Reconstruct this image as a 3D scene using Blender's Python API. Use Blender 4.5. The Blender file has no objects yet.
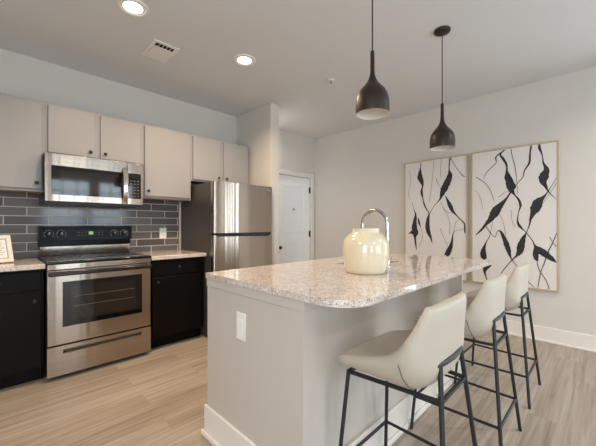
import bpy, math, random
from mathutils import Vector, Matrix

S = bpy.context.scene
COL = S.collection
R = math.radians
PI = math.pi

# ------------------------------------------------------------------ camera
cam_data = bpy.data.cameras.new('camera')
cam_data.sensor_width = 36.0
cam_data.lens = 36.0 * 310.0 / 596.0
cam_data.shift_y = 2.0 / 596.0
cam_data.clip_start = 0.05
cam = bpy.data.objects.new('camera', cam_data)
COL.objects.link(cam)
cam.location = (0, 0, 1.2)
cam.rotation_euler = (R(90), 0, R(-45))
S.camera = cam

# ------------------------------------------------------------------ exposure
S.view_settings.view_transform = 'Standard'
S.view_settings.look = 'None'
S.view_settings.exposure = 0.04
S.view_settings.gamma = 1.0
S.view_settings.use_curve_mapping = False
S.cycles.max_bounces = 12
S.cycles.diffuse_bounces = 6
S.cycles.glossy_bounces = 5
S.cycles.sample_clamp_indirect = 6.0
S.cycles.caustics_reflective = False
S.cycles.caustics_refractive = False

# ------------------------------------------------------------------ world
W = bpy.data.worlds.new('world')
S.world = W
W.use_nodes = True
bg = W.node_tree.nodes['Background']
bg.inputs[0].default_value = (0.72, 0.86, 1.0, 1)
bg.inputs[1].default_value = 1.6

# ------------------------------------------------------------------ daylight through the windows
SOUTH = -3.6
WINDOWS = [(-1.9, -0.7), (1.05, 2.0), (2.15, 3.1)]
WZ0, WZ1 = 0.25, 2.42
DAY = 38.0


def area(name, loc, rot, sx, sy, power, color):
    l = bpy.data.lights.new(name, 'AREA')
    l.shape = 'RECTANGLE'
    l.size, l.size_y = sx, sy
    l.energy = power
    l.color = color
    o = bpy.data.objects.new(name, l)
    COL.objects.link(o)
    o.location = loc
    o.rotation_euler = rot
    return o


for (wx0, wx1) in WINDOWS:
    area('daylight', ((wx0 + wx1) / 2, SOUTH - 0.18, (WZ0 + WZ1) / 2), (R(90), 0, 0), wx1 - wx0, WZ1 - WZ0, DAY,
         (0.74, 0.89, 1.0))
# one more tall window in the west wall, behind the camera's left shoulder
WY0, WY1 = -2.3, -0.6
area('daylight', (-2.6 - 0.18, (WY0 + WY1) / 2, (WZ0 + WZ1) / 2), (R(90), 0, R(-90)), WY1 - WY0, WZ1 - WZ0, 95.0, (0.78, 0.91, 1.0))


# a narrow tall window in the east wall, out of view beside the camera
EY0, EY1 = -1.25, -0.6
area('daylight', (4.06 + 0.18, (EY0 + EY1) / 2, (WZ0 + WZ1) / 2), (R(90), 0, R(90)), EY1 - EY0, WZ1 - WZ0, 28.0, (0.80, 0.92, 1.0))


# ------------------------------------------------------------------ mesh builder
class MB:
    def __init__(s):
        s.v, s.f, s.m = [], [], []

    def add(s, vs, fs, mi=0):
        b = len(s.v)
        s.v += [tuple(v) for v in vs]
        for f in fs:
            s.f.append(tuple(b + i for i in f))
            s.m.append(mi)
        return s

    def box(s, x0, x1, y0, y1, z0, z1, mi=0, faces=None):
        vs = [(x0, y0, z0), (x1, y0, z0), (x1, y1, z0), (x0, y1, z0), (x0, y0, z1), (x1, y0, z1), (x1, y1, z1), (x0, y1, z1)]
        fs = [(0, 3, 2, 1), (4, 5, 6, 7), (0, 1, 5, 4), (1, 2, 6, 5), (2, 3, 7, 6), (3, 0, 4, 7)]
        b = len(s.v)
        s.v += vs
        for k, f in enumerate(fs):
            s.f.append(tuple(b + i for i in f))
            s.m.append(faces.get(k, mi) if faces else mi)
        return s

    def lathe(s, prof, c=(0, 0, 0), n=32, mi=0, axis='Z', mis=None, cap0=True, cap1=True):
        # prof: list of (r, h); h runs along the axis
        def P(r, h, a):
            ca, sa = r * math.cos(a), r * math.sin(a)
            if axis == 'Z':
                return (c[0] + ca, c[1] + sa, c[2] + h)
            if axis == 'Y':
                return (c[0] + ca, c[1] + h, c[2] - sa)
            return (c[0] + h, c[1] + ca, c[2] + sa)
        b = len(s.v)
        for (r, h) in prof:
            for k in range(n):
                s.v.append(P(r, h, 2 * PI * k / n))
        for i in range(len(prof) - 1):
            for k in range(n):
                k2 = (k + 1) % n
                s.f.append((b + i * n + k, b + i * n + k2, b + (i + 1) * n + k2, b + (i + 1) * n + k))
                s.m.append(mis[i] if mis else mi)
        if cap0 and prof[0][0] > 1e-6:
            s.f.append(tuple(b + k for k in range(n - 1, -1, -1)))
            s.m.append(mis[0] if mis else mi)
        if cap1 and prof[-1][0] > 1e-6:
            q = b + (len(prof) - 1) * n
            s.f.append(tuple(q + k for k in range(n)))
            s.m.append(mis[-1] if mis else mi)
        return s

    def tube(s, pts, r, n=12, mi=0, sq=None):
        # sweep a round (or sq=(w,h) rectangular) section along a polyline
        pts = [Vector(p) for p in pts]
        rs = r if isinstance(r, (list, tuple)) else [r] * len(pts)
        b = len(s.v)
        up = None
        for i, p in enumerate(pts):
            if i == 0:
                t = pts[1] - pts[0]
            elif i == len(pts) - 1:
                t = pts[-1] - pts[-2]
            else:
                t = (pts[i + 1] - p).normalized() + (p - pts[i - 1]).normalized()
            t.normalize()
            if up is None:
                up = Vector((0, 0, 1)) if abs(t.z) < 0.9 else Vector((0, 1, 0))
            sx = t.cross(up).normalized()
            uy = sx.cross(t).normalized()
            up = uy
            if sq:
                for (a, c2) in ((-1, -1), (1, -1), (1, 1), (-1, 1)):
                    s.v.append(tuple(p + sx * a * sq[0] / 2 + uy * c2 * sq[1] / 2))
            else:
                for k in range(n):
                    a = 2 * PI * k / n
                    s.v.append(tuple(p + sx * math.cos(a) * rs[i] + uy * math.sin(a) * rs[i]))
        m = 4 if sq else n
        for i in range(len(pts) - 1):
            for k in range(m):
                k2 = (k + 1) % m
                s.f.append((b + i * m + k, b + i * m + k2, b + (i + 1) * m + k2, b + (i + 1) * m + k))
                s.m.append(mi)
        s.f.append(tuple(b + k for k in range(m - 1, -1, -1)))
        s.m.append(mi)
        q = b + (len(pts) - 1) * m
        s.f.append(tuple(q + k for k in range(m)))
        s.m.append(mi)
        return s


def tag(o, label=None, cat=None, group=None, kind=None):
    if label:
        o['label'] = label
    if cat:
        o['category'] = cat
    if group:
        o['group'] = group
    if kind:
        o['kind'] = kind
    return o


def world_origin(p):
    v = Vector((0, 0, 0))
    while p is not None:
        v += p.location
        p = p.parent
    return v


def obj(name, mb, mats, parent=None, bevel=0.0, smooth=False, seg=2, origin=None, solid=None, subdiv=0, angle=35):
    """link the collected shapes as ONE mesh object; coordinates are given in the room's frame"""
    me = bpy.data.meshes.new(name)
    off = world_origin(parent) if parent is not None else Vector(origin or (0, 0, 0))
    me.from_pydata([tuple(Vector(v) - off) for v in mb.v], [], mb.f)
    if not isinstance(mats, (list, tuple)):
        mats = [mats]
    for m in mats:
        me.materials.append(m)
    for p, mi in zip(me.polygons, mb.m):
        p.material_index = mi
        p.use_smooth = bool(smooth)
    me.update()
    o = bpy.data.objects.new(name, me)
    COL.objects.link(o)
    if parent is not None:
        o.parent = parent
    else:
        o.location = off
    if solid:
        md = o.modifiers.new('thickness', 'SOLIDIFY')
        md.thickness, md.offset = solid
    if subdiv:
        md = o.modifiers.new('smooth', 'SUBSURF')
        md.levels = md.render_levels = subdiv
    if bevel:
        md = o.modifiers.new('edge', 'BEVEL')
        md.width = bevel
        md.segments = seg
        md.limit_method = 'ANGLE'
        md.angle_limit = R(30)
        for p in me.polygons:
            p.use_smooth = True
        smooth = True
    if smooth and not subdiv:
        me.set_sharp_from_angle(angle=R(angle))
    return o


def thing(name, loc, label, cat, group=None):
    o = bpy.data.objects.new(name, None)
    o.empty_display_size = 0.1
    COL.objects.link(o)
    o.location = loc
    return tag(o, label, cat, group)


def dup(root, loc, label=None, group=None):
    r = root.copy()
    COL.objects.link(r)
    r.location = loc
    if label:
        r['label'] = label
    if group:
        r['group'] = group
    for ch in list(root.children):
        c = ch.copy()
        COL.objects.link(c)
        c.parent = r
        for g in list(ch.children):
            d = g.copy()
            COL.objects.link(d)
            d.parent = c
    return r


def structure(name, mb, mats, **k):
    return tag(obj(name, mb, mats, **k), kind='structure')


# ------------------------------------------------------------------ materials
def lin(r, g, b):
    def f(c):
        c /= 255.0
        return c / 12.92 if c <= 0.04045 else ((c + 0.055) / 1.055) ** 2.4
    return (f(r), f(g), f(b), 1.0)


def new_mat(name):
    m = bpy.data.materials.new(name)
    m.use_nodes = True
    nt = m.node_tree
    return m, nt, nt.nodes['Principled BSDF']


def N(nt, kind, **k):
    n = nt.nodes.new(kind)
    for a, b in k.items():
        setattr(n, a, b)
    return n


def L(nt, a, b):
    nt.links.new(a, b)


def ramp(nt, stops, interp='LINEAR'):
    n = nt.nodes.new('ShaderNodeValToRGB')
    n.color_ramp.interpolation = interp
    els = n.color_ramp.elements
    while len(els) < len(stops):
        els.new(0.5)
    for e, (p, c) in zip(els, stops):
        e.position = p
        e.color = c
    return n


def plain(name, col, rough=0.5, metal=0.0, spec=0.5, bump=0.0, bscale=300.0, var=0.0, coat=0.0):
    m, nt, b = new_mat(name)
    b.inputs['Base Color'].default_value = col
    b.inputs['Roughness'].default_value = rough
    b.inputs['Metallic'].default_value = metal
    b.inputs['Specular IOR Level'].default_value = spec
    if coat:
        b.inputs['Coat Weight'].default_value = coat
        b.inputs['Coat Roughness'].default_value = 0.06
    tc = N(nt, 'ShaderNodeTexCoord')
    nz = N(nt, 'ShaderNodeTexNoise')
    nz.inputs['Scale'].default_value = bscale
    nz.inputs['Detail'].default_value = 4
    L(nt, tc.outputs['Object'], nz.inputs['Vector'])
    if var:
        rp = ramp(nt, [(0.3, tuple(c * (1 - var) for c in col[:3]) + (1,)), (0.7, tuple(min(1, c * (1 + var)) for c in col[:3]) + (1,))])
        L(nt, nz.outputs['Fac'], rp.inputs['Fac'])
        L(nt, rp.outputs['Color'], b.inputs['Base Color'])
    if bump:
        bp = N(nt, 'ShaderNodeBump')
        bp.inputs['Strength'].default_value = bump
        bp.inputs['Distance'].default_value = 0.002
        L(nt, nz.outputs['Fac'], bp.inputs['Height'])
        L(nt, bp.outputs['Normal'], b.inputs['Normal'])
    return m


def emit(name, col, strength):
    m, nt, b = new_mat(name)
    b.inputs['Base Color'].default_value = col
    b.inputs['Emission Color'].default_value = col
    b.inputs['Emission Strength'].default_value = strength
    return m


def granite(name):
    m, nt, b = new_mat(name)
    tc = N(nt, 'ShaderNodeTexCoord')
    vo = N(nt, 'ShaderNodeTexVoronoi')
    vo.inputs['Scale'].default_value = 260
    L(nt, tc.outputs['Object'], vo.inputs['Vector'])
    sp = N(nt, 'ShaderNodeSeparateColor')
    L(nt, vo.outputs['Color'], sp.inputs['Color'])
    rp = ramp(nt, [(0.0, lin(122, 112, 106)), (0.07, lin(178, 166, 158)), (0.22, lin(208, 196, 188)),
                   (0.50, lin(221, 211, 204)), (0.78, lin(236, 230, 225))], 'CONSTANT')
    L(nt, sp.outputs[0], rp.inputs['Fac'])
    nz = N(nt, 'ShaderNodeTexNoise')
    nz.inputs['Scale'].default_value = 22
    nz.inputs['Detail'].default_value = 6
    L(nt, tc.outputs['Object'], nz.inputs['Vector'])
    r2 = ramp(nt, [(0.35, lin(240, 234, 228)), (0.65, (1, 1, 1, 1))])
    L(nt, nz.outputs['Fac'], r2.inputs['Fac'])
    mx = N(nt, 'ShaderNodeMix', data_type='RGBA', blend_type='MULTIPLY')
    mx.inputs[0].default_value = 1.0
    L(nt, rp.outputs['Color'], mx.inputs[6])
    L(nt, r2.outputs['Color'], mx.inputs[7])
    L(nt, mx.outputs[2], b.inputs['Base Color'])
    b.inputs['Roughness'].default_value = 0.06
    b.inputs['Specular IOR Level'].default_value = 0.65
    return m


def wood_floor(name):
    m, nt, b = new_mat(name)
    tc = N(nt, 'ShaderNodeTexCoord')
    br = N(nt, 'ShaderNodeTexBrick')
    br.offset = 0.37
    br.inputs['Scale'].default_value = 1.0
    br.inputs['Brick Width'].default_value = 1.22
    br.inputs['Row Height'].default_value = 0.18
    br.inputs['Mortar Size'].default_value = 0.0012
    br.inputs['Mortar Smooth'].default_value = 0.2
    br.inputs['Color1'].default_value = (0, 0, 0, 1)
    br.inputs['Color2'].default_value = (1, 1, 1, 1)
    br.inputs['Mortar'].default_value = (0.5, 0.5, 0.5, 1)
    L(nt, tc.outputs['Object'], br.inputs['Vector'])
    mp = N(nt, 'ShaderNodeMapping')
    mp.inputs['Scale'].default_value = (1.3, 34, 1)
    L(nt, tc.outputs['Object'], mp.inputs['Vector'])
    add = N(nt, 'ShaderNodeVectorMath', operation='MULTIPLY_ADD')
    add.inputs[1].default_value = (7.3, 3.1, 5.0)
    L(nt, br.outputs['Color'], add.inputs[0])
    L(nt, mp.outputs['Vector'], add.inputs[2])
    n1 = N(nt, 'ShaderNodeTexNoise')
    n1.inputs['Scale'].default_value = 1.0
    n1.inputs['Detail'].default_value = 7
    n1.inputs['Roughness'].default_value = 0.62
    n1.inputs['Distortion'].default_value = 0.6
    L(nt, add.outputs[0], n1.inputs['Vector'])
    rp = ramp(nt, [(0.25, lin(138, 120, 104)), (0.42, lin(164, 149, 133)), (0.58, lin(181, 168, 154)), (0.80, lin(198, 188, 177))])
    L(nt, n1.outputs['Fac'], rp.inputs['Fac'])
    tone = ramp(nt, [(0.0, lin(234, 230, 226)), (1.0, (1, 1, 1, 1))])
    L(nt, br.outputs['Color'], tone.inputs['Fac'])
    mx = N(nt, 'ShaderNodeMix', data_type='RGBA', blend_type='MULTIPLY')
    mx.inputs[0].default_value = 1.0
    L(nt, rp.outputs['Color'], mx.inputs[6])
    L(nt, tone.outputs['Color'], mx.inputs[7])
    m2 = N(nt, 'ShaderNodeMix', data_type='RGBA', blend_type='MIX')
    L(nt, br.outputs['Fac'], m2.inputs[0])
    L(nt, mx.outputs[2], m2.inputs[6])
    m2.inputs[7].default_value = lin(150, 132, 115)
    L(nt, m2.outputs[2], b.inputs['Base Color'])
    b.inputs['Roughness'].default_value = 0.42
    bp = N(nt, 'ShaderNodeBump')
    bp.inputs['Strength'].default_value = 0.12
    bp.inputs['Distance'].default_value = 0.002
    L(nt, n1.outputs['Fac'], bp.inputs['Height'])
    L(nt, bp.outputs['Normal'], b.inputs['Normal'])
    return m


def tile(name):
    # 30 x 7.9 cm running-bond glazed tile on a wall in the XZ plane
    m, nt, b = new_mat(name)
    tc = N(nt, 'ShaderNodeTexCoord')
    sx = N(nt, 'ShaderNodeSeparateXYZ')
    L(nt, tc.outputs['Object'], sx.inputs[0])
    cx = N(nt, 'ShaderNodeCombineXYZ')
    ax = N(nt, 'ShaderNodeMath', operation='ADD')
    ax.inputs[1].default_value = 3.079
    az = N(nt, 'ShaderNodeMath', operation='ADD')
    az.inputs[1].default_value = -0.888
    L(nt, sx.outputs[0], ax.inputs[0])
    L(nt, sx.outputs[2], az.inputs[0])
    L(nt, ax.outputs[0], cx.inputs[0])
    L(nt, az.outputs[0], cx.inputs[1])
    br = N(nt, 'ShaderNodeTexBrick')
    br.offset = 0.5
    br.inputs['Scale'].default_value = 1.0
    br.inputs['Brick Width'].default_value = 0.302
    br.inputs['Row Height'].default_value = 0.0785
    br.inputs['Mortar Size'].default_value = 0.0038
    br.inputs['Mortar Smooth'].default_value = 0.15
    br.inputs['Color1'].default_value = lin(88, 85, 87)
    br.inputs['Color2'].default_value = lin(122, 117, 116)
    br.inputs['Mortar'].default_value = lin(205, 200, 194)
    L(nt, cx.outputs[0], br.inputs['Vector'])
    L(nt, br.outputs['Color'], b.inputs['Base Color'])
    rr = N(nt, 'ShaderNodeMapRange')
    rr.inputs[3].default_value = 0.1
    rr.inputs[4].default_value = 0.7
    L(nt, br.outputs['Fac'], rr.inputs[0])
    L(nt, rr.outputs[0], b.inputs['Roughness'])
    bp = N(nt, 'ShaderNodeBump', invert=True)
    bp.inputs['Strength'].default_value = 0.6
    bp.inputs['Distance'].default_value = 0.002
    L(nt, br.outputs['Fac'], bp.inputs['Height'])
    L(nt, bp.outputs['Normal'], b.inputs['Normal'])
    return m


def steel(name, col, rough, streak=(60, 60, 0.6), amt=0.12, aniso=0.6, wave=0.004):
    # brushed steel: fine streaks in the roughness and tint, along the axis with the smallest scale
    m, nt, b = new_mat(name)
    tc = N(nt, 'ShaderNodeTexCoord')
    mp = N(nt, 'ShaderNodeMapping')
    mp.inputs['Scale'].default_value = streak
    L(nt, tc.outputs['Object'], mp.inputs['Vector'])
    nz = N(nt, 'ShaderNodeTexNoise')
    nz.inputs['Scale'].default_value = 1.0
    nz.inputs['Detail'].default_value = 5
    L(nt, mp.outputs['Vector'], nz.inputs['Vector'])
    mr = N(nt, 'ShaderNodeMapRange')
    mr.inputs[1].default_value = 0.3
    mr.inputs[2].default_value = 0.7
    mr.inputs[3].default_value = max(0.02, rough - amt)
    mr.inputs[4].default_value = rough + amt
    L(nt, nz.outputs['Fac'], mr.inputs[0])
    L(nt, mr.outputs[0], b.inputs['Roughness'])
    rp = ramp(nt, [(0.3, tuple(c * 0.96 for c in col[:3]) + (1,)), (0.7, tuple(min(1, c * 1.03) for c in col[:3]) + (1,))])
    L(nt, nz.outputs['Fac'], rp.inputs['Fac'])
    L(nt, rp.outputs['Color'], b.inputs['Base Color'])
    b.inputs['Metallic'].default_value = 1.0
    # slight waviness of the sheet across its width
    m2 = N(nt, 'ShaderNodeMapping')
    m2.inputs['Scale'].default_value = (9, 9, 0.12)
    L(nt, tc.outputs['Object'], m2.inputs['Vector'])
    n2 = N(nt, 'ShaderNodeTexNoise')
    n2.inputs['Scale'].default_value = 1.0
    n2.inputs['Detail'].default_value = 2
    L(nt, m2.outputs['Vector'], n2.inputs['Vector'])
    bp = N(nt, 'ShaderNodeBump')
    bp.inputs['Strength'].default_value = 1.0
    bp.inputs['Distance'].default_value = wave
    L(nt, n2.outputs['Fac'], bp.inputs['Height'])
    L(nt, bp.outputs['Normal'], b.inputs['Normal'])
    b.inputs['Anisotropic'].default_value = aniso
    b.inputs['Anisotropic Rotation'].default_value = 0.25
    tg = N(nt, 'ShaderNodeTangent', direction_type='RADIAL', axis='Z')
    L(nt, tg.outputs[0], b.inputs['Tangent'])
    return m


def glass_pane(name):
    m, nt, b = new_mat(name)
    out = [n for n in nt.nodes if n.type == 'OUTPUT_MATERIAL'][0]
    nt.nodes.remove(b)
    tr = N(nt, 'ShaderNodeBsdfTransparent')
    gl = N(nt, 'ShaderNodeBsdfGlossy')
    gl.inputs['Roughness'].default_value = 0.02
    mx = N(nt, 'ShaderNodeMixShader')
    mx.inputs[0].default_value = 0.06
    L(nt, tr.outputs[0], mx.inputs[1])
    L(nt, gl.outputs[0], mx.inputs[2])
    L(nt, mx.outputs[0], out.inputs['Surface'])
    return m


M = {
    'wall': plain('greige wall paint', lin(212, 206, 199), 0.85, bump=0.08, bscale=220),
    'ceiling': plain('ceiling paint', lin(220, 221, 222), 0.9, bump=0.08, bscale=180),
    'trim': plain('white trim paint', lin(230, 224, 216), 0.45),
    'door': plain('white door paint', lin(247, 248, 249), 0.45),
    'upper': plain('taupe cabinet paint', lin(157, 154, 153), 0.42),
    'maple': plain('raw maple underside', lin(196, 156, 110), 0.6, var=0.08, bscale=30),
    'dark': plain('espresso cabinet finish', lin(8, 5, 4), 0.45, spec=0.15, var=0.1, bscale=20),
    'island': plain('island greige paint', lin(196, 188, 180), 0.55),
    'floor': wood_floor('light oak planks'),
    'tile': tile('dark grey glazed tile'),
    'granite': granite('speckled granite'),
    'steel': steel('brushed stainless', lin(184, 172, 160), 0.2, (70, 70, 0.4), 0.03, 0.9),
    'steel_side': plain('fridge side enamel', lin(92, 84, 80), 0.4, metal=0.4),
    'steel_h': steel('brushed stainless range', lin(176, 164, 153), 0.2, (0.8, 60, 60), 0.02, 0.85),
    'chrome': plain('brushed nickel', lin(205, 202, 198), 0.16, metal=1.0),
    'black_gloss': plain('black glass', lin(14, 14, 15), 0.05, spec=0.6),
    'oven_glass': plain('oven window glass', lin(30, 24, 21), 0.06, spec=0.7),
    'black_matt': plain('black plastic', lin(22, 22, 23), 0.4),
    'iron': plain('black powder coat', lin(40, 42, 45), 0.42, metal=0.3),
    'bronze': plain('dark bronze', lin(58, 49, 44), 0.4, metal=0.6),
    'shade_white': plain('white enamel lining', lin(232, 229, 224), 0.5),
    'cord': plain('black cord', lin(32, 30, 29), 0.7),
    'leather': plain('cream leather', lin(186, 177, 163), 0.5, bump=0.12, bscale=420),
    'seam': plain('dark seam', lin(120, 108, 94), 0.7),
    'vase': plain('cream glazed ceramic', lin(226, 212, 184), 0.16, coat=0.6, var=0.02, bscale=14),
    'plastic_white': plain('white plastic', lin(238, 235, 230), 0.35),
    'slot': plain('dark slot', lin(40, 38, 36), 0.8),
    'canvas': plain('white canvas', lin(226, 219, 214), 0.8, bump=0.1, bscale=500),
    'ink': plain('black ink', lin(40, 36, 36), 0.6, var=0.6, bscale=28),
    'gold': plain('champagne gilt wood', lin(202, 184, 150), 0.38, metal=0.35),
    'paper': plain('printed paper', lin(232, 230, 226), 0.7),
    'print': plain('grey print', lin(96, 92, 90), 0.8),
    'frame_white': plain('white photo frame', lin(228, 222, 212), 0.4),
    'lamp': emit('lamp lens', (1.0, 0.86, 0.66, 1), 9.0),
    'digits': emit('green clock digits', (0.45, 0.62, 0.3, 1), 0.25),
    'glass': glass_pane('window glass'),
    'steel_shaded': plain('shade-darkened steel recess', lin(120, 112, 104), 0.5, metal=1.0),  # same steel as the range, drawer slot's shade put into the colour
    'handle_dark': plain('dark polished steel', lin(66, 62, 60), 0.18, metal=0.8),
    'panel_black': plain('black control glass', lin(9, 9, 10), 0.2, spec=0.12),
    'sink': plain('sink steel', lin(150, 148, 146), 0.3, metal=1.0),
    'outside': plain('paved terrace', lin(170, 166, 160), 0.9),
}

# ------------------------------------------------------------------ the room
NORTH, EAST, WEST, CEIL = 3.65, 4.06, -2.6, 2.70
structure('floor', MB().box(WEST - .1, EAST + .1, SOUTH - .1, NORTH + .2, -.08, 0), M['floor'])
structure('ceiling', MB().box(WEST - .1, EAST + .1, SOUTH - .1, NORTH + .2, CEIL, CEIL + .08), M['ceiling'])
DX0, DX1, DZ = 3.16, 3.955, 2.005
w = MB()
w.box(WEST, DX0, NORTH, NORTH + .12, 0, CEIL)
w.box(DX1, EAST, NORTH, NORTH + .12, 0, CEIL)
w.box(DX0, DX1, NORTH, NORTH + .12, DZ, CEIL)
structure('wall_north', w, M['wall'])
w = MB().box(EAST, EAST + .1, SOUTH - .1, EY0, 0, CEIL).box(EAST, EAST + .1, EY1, NORTH + .12, 0, CEIL)
w.box(EAST, EAST + .1, EY0, EY1, 0, WZ0).box(EAST, EAST + .1, EY0, EY1, WZ1, CEIL)
structure('wall_east', w, M['wall'])
f = MB().box(EAST + .02, EAST + .09, EY0, EY0 + .05, WZ0, WZ1).box(EAST + .02, EAST + .09, EY1 - .05, EY1, WZ0, WZ1)
f.box(EAST + .02, EAST + .09, EY0 + .05, EY1 - .05, WZ0, WZ0 + .05).box(EAST + .02, EAST + .09, EY0 + .05, EY1 - .05, WZ1 - .05, WZ1)
wf = structure('window_5', f, M['trim'])
obj('pane', MB().box(EAST + .053, EAST + .058, EY0 + .05, EY1 - .05, WZ0 + .05, WZ1 - .05), M['glass'], wf)
w = MB().box(WEST - .1, WEST, SOUTH - .1, WY0, 0, CEIL).box(WEST - .1, WEST, WY1, NORTH + .12, 0, CEIL)
w.box(WEST - .1, WEST, WY0, WY1, 0, WZ0).box(WEST - .1, WEST, WY0, WY1, WZ1, CEIL)
structure('wall_west', w, M['wall'])
f = MB().box(WEST - .09, WEST - .02, WY0, WY0 + .05, WZ0, WZ1).box(WEST - .09, WEST - .02, WY1 - .05, WY1, WZ0, WZ1)
f.box(WEST - .09, WEST - .02, WY0 + .05, WY1 - .05, WZ0, WZ0 + .05).box(WEST - .09, WEST - .02, WY0 + .05, WY1 - .05, WZ1 - .05, WZ1)
f.box(WEST - .085, WEST - .025, (WY0 + WY1) / 2 - .03, (WY0 + WY1) / 2 + .03, WZ0 + .05, WZ1 - .05)
wf = structure('window_%d' % (len(WINDOWS) + 1), f, M['trim'])
obj('pane', MB().box(WEST - .058, WEST - .053, WY0 + .05, WY1 - .05, WZ0 + .05, WZ1 - .05), M['glass'], wf)
w = MB()
xs = [WEST] + [x for p in WINDOWS for x in p] + [EAST]
for i in range(0, len(xs), 2):
    w.box(xs[i], xs[i + 1], SOUTH - .1, SOUTH, 0, CEIL)
for (a, b) in WINDOWS:
    w.box(a, b, SOUTH - .1, SOUTH, 0, WZ0)
    w.box(a, b, SOUTH - .1, SOUTH, WZ1, CEIL)
structure('wall_south', w, M['wall'])
structure('wall_partition', MB().box(2.448, 2.588, 2.925, NORTH, 0, CEIL), M['wall'])
structure('backsplash', MB().box(-.2, 1.62, NORTH - .01, NORTH, .80, 1.50), M['tile'])

for i, (a, b) in enumerate(WINDOWS):
    f = MB()
    f.box(a, a + .05, SOUTH - .09, SOUTH - .02, WZ0, WZ1).box(b - .05, b, SOUTH - .09, SOUTH - .02, WZ0, WZ1)
    f.box(a + .05, b - .05, SOUTH - .09, SOUTH - .02, WZ0, WZ0 + .05).box(a + .05, b - .05, SOUTH - .09, SOUTH - .02, WZ1 - .05, WZ1)
    f.box(a + .05, b - .05, SOUTH - .085, SOUTH - .025, (WZ0 + WZ1) / 2 - .025, (WZ0 + WZ1) / 2 + .025)
    for k in (1, 2):
        x = a + (b - a) * k / 3
        f.box(x - .012, x + .012, SOUTH - .07, SOUTH - .04, WZ0 + .05, WZ1 - .05)
    for z in (WZ1 - .32,):
        f.box(a + .05, b - .05, SOUTH - .07, SOUTH - .04, z - .012, z + .012)
    wf = structure('window_%d' % (i + 1), f, M['trim'])
    obj('pane', MB().box(a + .05, b - .05, SOUTH - .058, SOUTH - .053, WZ0 + .05, WZ1 - .05), M['glass'], wf)

# entry door in the hall, with casing
f = MB()
f.box(DX0 - .075, DX0, NORTH - .018, NORTH, 0, DZ).box(DX1, DX1 + .075, NORTH - .018, NORTH, 0, DZ)
f.box(DX0 - .075, DX1 + .075, NORTH - .018, NORTH, DZ, DZ + .075)
structure('trim_1', f, M['trim'], bevel=.004)
dr = MB().box(DX0 + .004, DX1 - .004, NORTH + .014, NORTH + .055, .008, DZ - .004)
for (z0, z1) in ((.2, .92), (1.08, 1.86)):
    x0, x1 = DX0 + .13, DX1 - .13
    for (a, b, c, d) in ((x0, x1, z0, z0 + .03), (x0, x1, z1 - .03, z1), (x0, x0 + .03, z0 + .03, z1 - .03), (x1 - .03, x1, z0 + .03, z1 - .03)):
        dr.box(a, b, NORTH + .010, NORTH + .0145, c, d)
dr = structure('door_1', dr, M['door'], bevel=.003)
obj('door_knob', MB().lathe([(.0, -.055), (.022, -.05), (.027, -.035), (.02, -.02), (.011, -.014), (.011, .0), (.028, .004), (.028, .013)],
    (DX0 + .07, NORTH, .845), 20, axis='Y'), M['black_matt'], dr, smooth=True)
obj('peephole', MB().lathe([(0, -.004), (.012, -.003), (.014, .006), (.014, .013)], ((DX0 + DX1) / 2, NORTH, 1.46), 16, axis='Y'), M['black_matt'], dr, smooth=True)
for z in (1.80, 1.05, .25):
    obj('hinge', MB().lathe([(.008, -.055), (.008, .055)], (DX1 - .004, NORTH + .004, z), 10).box(DX1 - .03, DX1 - .004, NORTH + .008, NORTH + .012, z - .05, z + .05),
        M['black_matt'], dr)

f = MB().box(EAST - .016, EAST, SOUTH, NORTH - .02, 0, .152).box(EAST - .03, EAST - .016, SOUTH, NORTH - .02, 0, .022)
structure('baseboard_east', f, M['trim'], bevel=.004)
f = MB().box(2.448, 2.604, 2.909, 2.925, 0, .152).box(2.588, 2.604, 2.925, NORTH, 0, .152)
structure('baseboard_partition', f, M['trim'], bevel=.004)
f = MB().box(2.604, DX0 - .075, NORTH - .016, NORTH, 0, .152)
structure('baseboard_north', f, M['trim'], bevel=.004)
structure('baseboard_south', MB().box(WEST, EAST - .03, SOUTH, SOUTH + .016, 0, .152), M['trim'], bevel=.004)


# ------------------------------------------------------------------ cabinets
def knob(parent, x, y, z):
    obj('knob', MB().lathe([(0, -.024), (.009, -.0235), (.0145, -.018), (.013, -.012), (.006, -.008), (.006, 0), (.009, .001)],
        (x, y, z), 16, axis='Y'), M['black_matt'], parent, smooth=True)


def cabinet(name, label, box, fronts, mat, under=None, toe=False):
    x0, x1, y0, y1, z0, z1 = box
    t = thing(name, ((x0 + x1) / 2, y1, z0), label, 'cabinet')
    b = MB()
    if toe:
        b.box(x0, x1, y0, y1, .11, z1).box(x0, x1, y0 + .07, y1, 0, .11)
    else:
        b.box(x0, x1, y0, y1, z0 + .018, z1)
        b.box(x0, x1, y0, y0 + .019, z0, z0 + .018)
        b.box(x0, x0 + .016, y0 + .019, y1, z0, z0 + .018).box(x1 - .016, x1, y0 + .019, y1, z0, z0 + .018)
        b.box(x0 + .016, x1 - .016, y0 + .019, y1, z0 + .012, z0 + .018, 1)
        b.m[0 * 6] = 1
    obj('body', b, [mat, M['maple']], t, bevel=.0015, seg=1)
    for (kind, a, b2, c, d, kx, kz) in fronts:
        p = obj(kind, MB().box(a, b2, y0 - .019, y0 - .0005, c, d), mat, t, bevel=.0035)
        knob(p, kx, y0 - .019, kz)
    return t


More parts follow.
